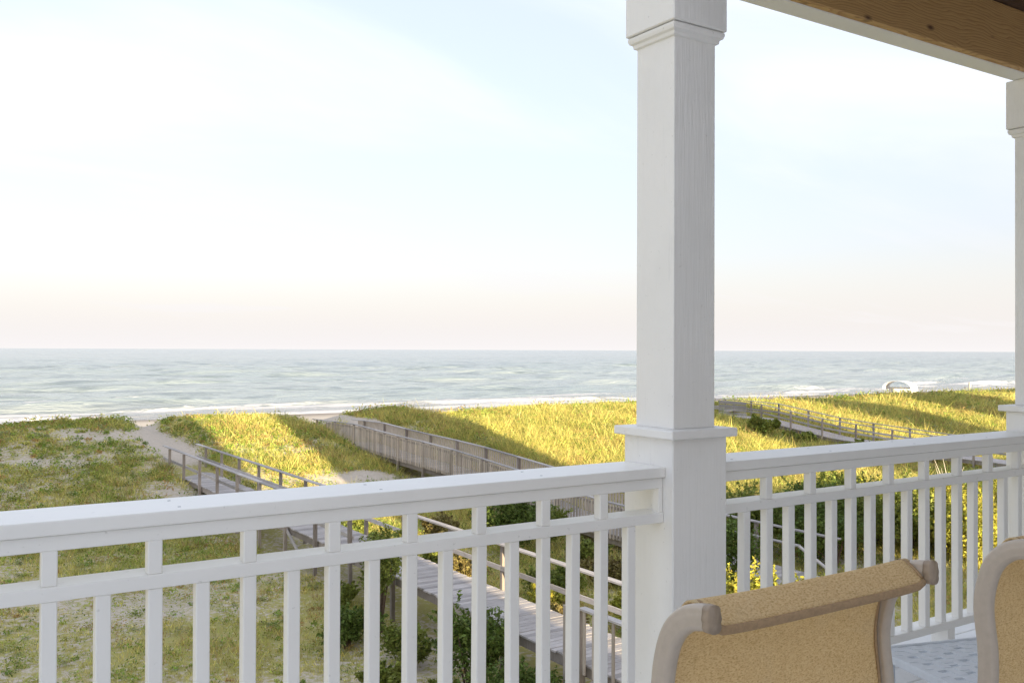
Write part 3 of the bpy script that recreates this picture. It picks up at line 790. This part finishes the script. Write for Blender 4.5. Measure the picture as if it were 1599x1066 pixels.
def make_grass(ntuft, per, ymin, ymax, hgt, thr, name, label, power=0.8, gate=None):
    x, y = scatter(ntuft, ymin, ymax, power)
    c = veg_cover(x, y)
    keep = (c + 0.10 * (rng.random(len(x)) - .5) > thr) & ~in_walk(x, y)
    if gate is not None: keep &= gate(x, y)
    x, y, c = x[keep], y[keep], c[keep]
    colr = palette(x, y, len(x))
    size = (0.55 + 0.9 * rng.random(len(x))) * (0.6 + 0.9 * np.clip((c - thr) * 4, 0, 1))
    right = sstep(11, 22, x)
    size = size * (0.15 + 1.1 * fbm(x / 1.1, y / 1.1, 611, 2) + .6 * fbm(x / 3.5, y / 3.5, 655, 2))
    size = np.minimum(size * (0.50 + 0.45 * right), 1.25) * (1 - 0.45 * sstep(46, 50, y)) * (0.6 + 0.4 * sstep(20, 34, y))
    n = len(x) * per
    X = np.repeat(x, per); Y = np.repeat(y, per); SZ = np.repeat(size, per); CL = np.repeat(colr, per, 0)
    rad = 0.16 * SZ * np.sqrt(rng.random(n)) * 1.5; th = rng.random(n) * 6.283
    X = X + rad * np.cos(th); Y = Y + rad * np.sin(th)
    Zb = gz(X, Y) - 0.03
    h = hgt * SZ * (0.45 + 0.75 * rng.random(n))
    lean = h * (0.25 + 0.85 * rng.random(n)); la = th + rng.normal(0, 0.6, n)
    dep = np.sqrt(X ** 2 + Y ** 2)
    wd = np.maximum(0.007, dep * 0.00032) * (0.7 + 0.6 * rng.random(n))
    wa = rng.random(n) * 6.283
    P0 = np.stack([X - wd * np.cos(wa), Y - wd * np.sin(wa), Zb], -1); P1_ = np.stack([X + wd * np.cos(wa), Y + wd * np.sin(wa), Zb], -1)
    P2_ = np.stack([X + lean * np.cos(la), Y + lean * np.sin(la), Zb + h], -1)
    V = np.stack([P0, P1_, P2_], 1).reshape(-1, 3)
    jit = CL * (0.8 + 0.4 * rng.random((n, 1)))
    me = np_mesh(name, V, np.arange(n * 3), 3, GRASS, np.repeat(jit, 3, 0))
    return tag(link(name, me), label, 'grass', kind='stuff')
make_grass(70000, 12, 10, 56, 0.36, 0.41, 'dune_grass', 'straw and olive dune grass growing in tufts over the sand')
make_grass(26000, 10, 26, 52, 0.40, 0.40, 'sea_oats', 'tall golden sea oats on the dune past the boardwalks', 1.0, lambda x, y: x > 11 + 6 * fbm(x / 4, y / 4, 8, 2))

make_grass(2600, 7, 24, 50, 0.85, 0.42, 'seed_stalks', 'sparse tall straw seed stalks rising above the dune grass', 1.0, lambda x, y: x > 7)

# low leafy creepers between the tufts
def make_cover():
    x, y = scatter(46000, 11, 52, 0.75)
    a = fbm(x / 2.6, y / 2.6, 501, 3)
    keep = (a > .50) & (veg_cover(x, y) > .36) & ~in_walk(x, y)
    x, y = x[keep], y[keep]; per = 9; n = len(x) * per
    X = np.repeat(x, per) + rng.normal(0, .14, n); Y = np.repeat(y, per) + rng.normal(0, .14, n)
    Z = gz(X, Y) + 0.02 + 0.13 * rng.random(n)
    s = np.maximum(.022, np.hypot(X, Y) * .0009) * (0.7 + .7 * rng.random(n))
    d1 = rng.normal(0, 1, (n, 3)); d1[:, 2] *= .45; d1 /= np.linalg.norm(d1, axis=1, keepdims=True)
    d2 = np.cross(d1, np.array((0, 0, 1.0)) + .6 * rng.normal(0, 1, (n, 3))); d2 /= np.linalg.norm(d2, axis=1, keepdims=True) + 1e-6
    P = np.stack([X, Y, Z], -1); s = s[:, None]
    V = np.stack([P - d1 * s, P + d2 * s * .55, P + d1 * s, P - d2 * s * .55], 1).reshape(-1, 3)
    g = np.array((0.22, 0.29, 0.055)); yl = np.array((0.42, 0.40, 0.085)); t = rng.random((n, 1))
    colr = (g * (1 - t) + yl * t) * (0.75 + .5 * rng.random((n, 1)))
    me = np_mesh('ground_cover', V, np.arange(n * 4), 4, LEAF, np.repeat(colr, 4, 0))
    tag(link('ground_cover', me), 'low green leafy creepers spreading over the sand', 'ground cover', kind='stuff')
make_cover()

def make_forbs():
    x, y = scatter(13000, 11, 50, 0.62)
    keep = (veg_cover(x, y) + 0.25 * (rng.random(len(x)) - .5) > .42) & ~in_walk(x, y) & (rng.random(len(x)) < 1 - .25 * sstep(14, 26, x))
    x, y = x[keep], y[keep]; m_ = len(x); per = 34; n = m_ * per
    rad = (0.11 + 0.30 * rng.random(m_) ** 2) * (1 + .5 * sstep(12, 22, x)) * (0.8 + .5 * sstep(20, 40, np.hypot(x, y)))
    pal = np.array(((0.24, 0.34, 0.055), (0.37, 0.41, 0.08), (0.48, 0.45, 0.12), (0.44, 0.29, 0.11), (0.32, 0.35, 0.16), (0.16, 0.24, 0.045)))
    cl = pal[rng.choice(6, m_, p=(.27, .22, .16, .12, .11, .12))] * (0.8 + .4 * rng.random((m_, 1)))
    d = rng.normal(0, 1, (n, 3)); d /= np.linalg.norm(d, axis=1, keepdims=True); d[:, 2] = np.abs(d[:, 2])
    RR = np.repeat(rad, per) * (0.4 + .75 * rng.random(n))
    P = np.stack([np.repeat(x, per), np.repeat(y, per), np.zeros(n)], -1) + d * RR[:, None] * np.array((1, 1, .75))
    P[:, 2] += gz(P[:, 0], P[:, 1]) + .01
    nrm = d + .9 * rng.normal(0, 1, (n, 3)); nrm /= np.linalg.norm(nrm, axis=1, keepdims=True)
    a = np.cross(nrm, rng.normal(0, 1, (n, 3))); a /= np.linalg.norm(a, axis=1, keepdims=True) + 1e-6; b = np.cross(nrm, a)
    sz = (np.maximum(.026, np.hypot(P[:, 0], P[:, 1]) * .0012) * (.6 + .8 * rng.random(n)))[:, None]
    V = np.stack([P - a * sz, P + b * sz * .45, P + a * sz, P - b * sz * .45], 1).reshape(-1, 3)
    c = np.repeat(cl, per, 0) * (0.75 + .5 * rng.random((n, 1)))
    me = np_mesh('dune_forbs', V, np.arange(n * 4), 4, LEAF, np.repeat(c, 4, 0))
    tag(link('dune_forbs', me), 'small leafy clumps of green, olive and rust dune plants', 'dune plants', kind='stuff')
make_forbs()

# shrubs: several lobes of small leaves on a few stems
def shrub_meshes(seed, leaf, c1, c2, R_, H_):
    r = np.random.default_rng(seed)
    lobes = int(9 + 3 * R_ + 3 * H_)
    cen = r.normal(0, 1, (lobes, 3)); cen /= np.linalg.norm(cen, axis=1, keepdims=True); cen *= (0.25 + .55 * r.random((lobes, 1)))
    cen[:, 2] = 0.55 + .42 * cen[:, 2] * (0.6 + .7 * r.random(lobes)); cen = cen * np.array((R_, R_, H_))
    rad = (0.20 + .24 * r.random(lobes)) * min(R_, H_ * .8) * (1.0 if H_ < 1.6 * R_ else 1.25)
    nleaf = int(min(8000, 300 * lobes * (.55 + R_ * .6)))
    li = r.integers(0, lobes, nleaf)
    d = r.normal(0, 1, (nleaf, 3)); d /= np.linalg.norm(d, axis=1, keepdims=True)
    P = cen[li] + d * (rad[li] * (0.45 + .6 * r.random(nleaf) ** .6))[:, None]
    ns = nleaf // 3; npr = 22; ng = max(1, ns // npr)          # sprigs standing out of the mass
    sd = r.normal(0, 1, (ng, 3)); sd[:, 2] = np.abs(sd[:, 2]) * .9 + .15; sd /= np.linalg.norm(sd, axis=1, keepdims=True)
    sl_i = r.integers(0, lobes, ng); tt = np.tile(np.linspace(.5, 1.0, npr), ng); gi_ = np.repeat(np.arange(ng), npr)
    ln = rad[sl_i] * (1.15 + .75 * r.random(ng) ** 1.5)
    k_ = ng * npr
    P[:k_] = cen[sl_i][gi_] + sd[gi_] * (ln[gi_] * tt)[:, None] + r.normal(0, .35 * leaf, (k_, 3)); li[:k_] = sl_i[gi_]
    P[:, 2] = np.maximum(P[:, 2], .03 + .15 * H_ * r.random(nleaf))
    nrm = d + .8 * r.normal(0, 1, (nleaf, 3)) + np.array((0, 0, .5)); nrm /= np.linalg.norm(nrm, axis=1, keepdims=True)
    a = np.cross(nrm, r.normal(0, 1, (nleaf, 3))); a /= np.linalg.norm(a, axis=1, keepdims=True) + 1e-6; b = np.cross(nrm, a)
    s = (leaf * (0.6 + .8 * r.random(nleaf)))[:, None]
    V = np.stack([P - a * s, P + b * s * .5 + nrm * s * .15, P + a * s, P - b * s * .5 + nrm * s * .15], 1).reshape(-1, 3)
    t = np.clip(r.random(nleaf) * .5 + .5 * r.random(lobes)[li], 0, 1)[:, None]
    colr = (np.array(c1) * (1 - t) + np.array(c2) * t)
    fm = np_mesh('foliage', V, np.arange(nleaf * 4), 4, LEAF, np.repeat(colr, 4, 0))
    SV, SF = [], []
    for k in range(min(lobes, 9)):
        e = Vector(cen[k]); path = spline([(0.04 * math.cos(k), .04 * math.sin(k), -.12), (e.x * .35, e.y * .35, e.z * .45), tuple(e)], 3)
        n0 = len(SV)
        for i, p in enumerate(path):
            rr = (.012 + .012 * H_) * (1 - .75 * i / (len(path) - 1))
            for q in range(5): SV.append((p.x + rr * math.cos(q * 1.2566), p.y + rr * math.sin(q * 1.2566), p.z))
        for i in range(len(path) - 1):
            for q in range(5): SF.append((n0 + i * 5 + q, n0 + i * 5 + (q + 1) % 5, n0 + i * 5 + 5 + (q + 1) % 5, n0 + i * 5 + 5 + q))
    return fm, mesh_from('stem', SV, SF, BARK, True)
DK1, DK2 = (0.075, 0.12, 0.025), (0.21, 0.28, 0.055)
MD1, MD2 = (0.12, 0.17, 0.03), (0.32, 0.34, 0.07)
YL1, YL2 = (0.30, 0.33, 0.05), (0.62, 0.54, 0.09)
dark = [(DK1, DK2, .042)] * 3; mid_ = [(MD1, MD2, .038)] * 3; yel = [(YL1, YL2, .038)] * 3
_ss = [100]
def shrub(kind, x, y, r, h, label, group, rz=None):
    _ss[0] += 1; dd_ = math.hypot(x, y)
    fm, sm = shrub_meshes(_ss[0], max(kind[2], dd_ * .0018), kind[0], kind[1], r, h)
    t = thing('shrub', label, 'shrub', (x, y, float(gz(x, y)) - .02), group, random.uniform(0, 6.28) if rz is None else rz)
    link('foliage', fm, t); link('stem', sm, t)
    return t
shrub(mid_[0], 8.55, 18.2, .62, 2.35, 'tall narrow shrub with golden tips against the boardwalk planks', None)
shrub(dark[0], 8.45, 14.3, .72, 1.80, 'dense green shrub crowding the edge of the boardwalk planks', None)
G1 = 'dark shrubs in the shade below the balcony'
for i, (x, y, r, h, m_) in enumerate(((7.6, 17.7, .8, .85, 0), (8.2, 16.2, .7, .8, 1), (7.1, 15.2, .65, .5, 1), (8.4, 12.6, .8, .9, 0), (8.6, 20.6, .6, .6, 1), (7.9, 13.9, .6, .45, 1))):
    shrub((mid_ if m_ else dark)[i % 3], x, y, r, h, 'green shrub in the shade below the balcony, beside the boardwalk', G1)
RU = ((0.19, 0.15, 0.055), (0.33, 0.27, 0.09), .04)
for i, (x, y, r, h, k_) in enumerate(((11.6, 20.2, .7, .8, 0), (12.4, 22.6, .8, .7, 1), (11.4, 15.6, .6, .9, 0), (13.4, 18.6, .8, .8, 1), (15.2, 19.0, .9, .9, 0), (16.2, 20.8, .8, .8, 1), (14.6, 26.5, .9, .7, 0), (12.0, 27.4, .6, .6, 1))):
    shrub(mid_[0] if k_ else RU, x, y, r, h, ('low green bush' if k_ else 'low olive brown bush') + ' in the grass between the two nearest boardwalks', ('green' if k_ else 'olive brown') + ' bushes between the two nearest boardwalks')
shrub(dark[1], 15.0, 23.1, 1.35, 1.75, 'dark green shrub between the two nearest boardwalks', None)
shrub(mid_[1], 16.6, 23.4, .9, 1.2, 'smaller green shrub beside the picket boardwalk', None)
shrub(dark[0], 16.75, 15.9, 1.0, 2.2, 'dense green shrub in front of the picket boardwalk, beside its stair', None)
shrub(mid_[2], 16.3, 17.6, .9, 1.7, 'lighter green shrub in front of the picket boardwalk, seaward of the dense one', None)
G2 = 'big shrubs behind the stair of the picket boardwalk'
for i, (x, y, r, h) in enumerate(((20.9, 19.0, 1.7, 1.75), (22.2, 18.2, 1.9, 2.0), (23.2, 17.4, 1.8, 2.1), (21.4, 16.6, 1.5, 1.7), (24.0, 19.6, 1.6, 2.0), (20.6, 21.5, 1.3, 1.6), (26.6, 20.5, 1.5, 1.9))):
    shrub((dark if i % 2 else mid_)[i % 3], x, y, r, h, 'big green shrub behind the stair of the picket boardwalk', G2)
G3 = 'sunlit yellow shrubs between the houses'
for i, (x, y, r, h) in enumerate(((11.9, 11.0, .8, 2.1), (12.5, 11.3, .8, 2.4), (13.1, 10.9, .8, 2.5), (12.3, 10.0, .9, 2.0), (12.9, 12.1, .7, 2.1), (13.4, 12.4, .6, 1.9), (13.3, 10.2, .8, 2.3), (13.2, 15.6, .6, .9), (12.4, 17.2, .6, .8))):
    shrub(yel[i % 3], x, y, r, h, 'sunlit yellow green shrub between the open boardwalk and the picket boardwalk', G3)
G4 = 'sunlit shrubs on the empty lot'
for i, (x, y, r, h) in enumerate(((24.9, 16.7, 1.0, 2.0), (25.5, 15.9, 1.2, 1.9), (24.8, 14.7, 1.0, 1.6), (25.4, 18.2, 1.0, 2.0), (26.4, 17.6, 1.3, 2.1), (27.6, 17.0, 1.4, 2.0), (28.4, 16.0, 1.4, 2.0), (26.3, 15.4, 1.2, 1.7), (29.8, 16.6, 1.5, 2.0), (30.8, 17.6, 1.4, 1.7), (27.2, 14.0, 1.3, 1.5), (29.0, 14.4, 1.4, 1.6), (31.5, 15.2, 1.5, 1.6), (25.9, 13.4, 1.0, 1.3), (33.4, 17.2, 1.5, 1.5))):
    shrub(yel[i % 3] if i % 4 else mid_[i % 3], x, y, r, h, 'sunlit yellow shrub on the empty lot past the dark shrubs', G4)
shrub(mid_[2], 42.4, 38.2, 1.5, .85, 'wide green shrub below the lookout boardwalk rail', None)
shrub(mid_[2], 43.4, 36.0, 1.4, .6, 'lower green shrub below the lookout boardwalk rail, landward of the wide one', None)
shrub(mid_[0], 43.6, 32.0, 1.3, .9, 'green shrub at the foot of the lookout boardwalk', None)
shrub(mid_[1], 42.0, 46.5, .9, .75, 'small bright green shrub on the dune crest', None)
# bleached dead shrub
def dead_shrub(x, y):
    t = thing('dead_shrub', 'bleached leafless shrub among the sunlit yellow shrubs', 'shrub', (x, y, float(gz(x, y))))
    r = random.Random(5)
    for k in range(9):
        a = k * .7; rr = .25 + .5 * r.random(); hh = 1.2 + .8 * r.random()
        path = spline([(.05 * math.cos(a), .05 * math.sin(a), -.1), (rr * .4 * math.cos(a), rr * .4 * math.sin(a), hh * .5), (rr * math.cos(a + .2), rr * math.sin(a + .2), hh)], 4)
        V, F = [], []
        for i, p in enumerate(path):
            q_ = .035 * (1 - .85 * i / (len(path) - 1))
            for q in range(5): V.append((p.x + q_ * math.cos(q * 1.2566), p.y + q_ * math.sin(q * 1.2566), p.z))
        for i in range(len(path) - 1):
            for q in range(5): F.append((i * 5 + q, i * 5 + (q + 1) % 5, i * 5 + 5 + (q + 1) % 5, i * 5 + 5 + q))
        link('branch', mesh_from('branch', V, F, BLEACH, True), t)
dead_shrub(33.0, 20.5)

for g_ in (G1, G2, G3, G4):
    mem = [o for o in C.objects if o.get('group') == g_ and o.type == 'EMPTY']
    mem.sort(key=lambda o: max((v[0] ** 2 + v[1] ** 2) ** .5 for v in o.children[0].bound_box) * max(v[2] for v in o.children[0].bound_box))
    mem[-1]['label'] = 'largest ' + mem[-1]['label'].replace('big ', ''); mem[0]['label'] = 'smallest ' + mem[0]['label'].replace('big ', '')

# ------------------------------------------------------------------ on the beach
def canopy(x, y):
    z = float(gz(x, y))
    t = thing('beach_canopy', 'white arched canvas beach canopy standing on the sand', 'canopy', (x, y, z - .03), rz=R(-72))
    n = 14; V = []; F = []; Wd, H, Lg = 2.3, 2.75, 1.9
    for i in range(n + 1):
        a = math.pi * i / n
        px = -Wd * math.cos(a); pz = 1.35 + (H - 1.35) * math.sin(a) ** .8
        for yy in (-Lg, -Lg * .33, Lg * .33, Lg): V.append((px, yy, pz - .07 * (abs(yy) < Lg * .5)))
    for i in range(n):
        for j in range(3): F.append((i * 4 + j, i * 4 + 4 + j, i * 4 + 5 + j, i * 4 + 1 + j))
    o = link('canvas_roof', mesh_from('canvas_roof', V, F, CANVAS, True), t); so = o.modifiers.new('t', 'SOLIDIFY'); so.thickness = .02
    box('side_panel', Wd - .02, Wd + .01, -Lg, Lg, .05, 1.38, CANVAS, t, 0)
    box('back_panel', -Wd * .98, Wd * .98, Lg - .02, Lg + .01, .05, 1.6, CANVAS, t, 0)
    box('front_panel', -Wd * .2, Wd * .98, -Lg - .01, -Lg + .02, .05, 1.5, CANVAS, t, 0)
    for px in (-Wd, Wd - .05):
        for py in (-Lg, Lg - .06): box('pole', px - .03, px + .03, py - .03, py + .03, 0, 1.40, METAL, t, 0)
canopy(139, 95)
def marker(x, y):
    z = float(gz(x, y))
    t = thing('marker_post', 'thin grey marker post on the far beach with a white plate', 'post', (x, y, z - .3))
    box('pole', -.10, .10, -.10, .10, 0, 2.2, WOODP, t, .01)
    box('plate', .11, .32, -.16, -.12, 1.2, 2.15, CANVAS, t, .005)
marker(181, 108)
def beach_chair(x, y, rz, label):
    z = float(gz(x, y))
    t = thing('beach_chair', label, 'chair', (x, y, z - .02), 'white beach chairs', rz)
    V = [(-.3, -.25, .32), (.3, -.25, .32), (.3, .3, .36), (-.3, .3, .36)]
    for nm, V in (('seat', [(-.3, -.25, .32), (.3, -.25, .32), (.3, .3, .37), (-.3, .3, .37)]), ('backrest', [(-.3, -.25, .34), (.3, -.25, .34), (.3, -.55, 1.0), (-.3, -.55, 1.0)])):
        o = link(nm, mesh_from(nm, V, [(0, 1, 2, 3)], CANVAS), t); so = o.modifiers.new('t', 'SOLIDIFY'); so.thickness = .03
    for sx_ in (-.3, .3):
        for sy_ in (-.3, .28): box('leg', sx_ - .02, sx_ + .02, sy_ - .02, sy_ + .02, 0, .36, METAL, t, 0)
        box('arm', sx_ - .03, sx_ + .03, -.35, .25, .58, .61, CANVAS, t, 0)
    return t
def at_beach(px, rel):
    ph = math.atan((px - 800) / FPX) + AZ
    return ph
for px, dd in ((56, 101), (68, 103)):
    th = math.atan((px - 800) / FPX) + AZ
    dep = dd; r = dep / math.cos(th - AZ)
    beach_chair(r * math.sin(th), r * math.cos(th), R(180 + px), 'small white beach chair on the strip of sand by the surf')
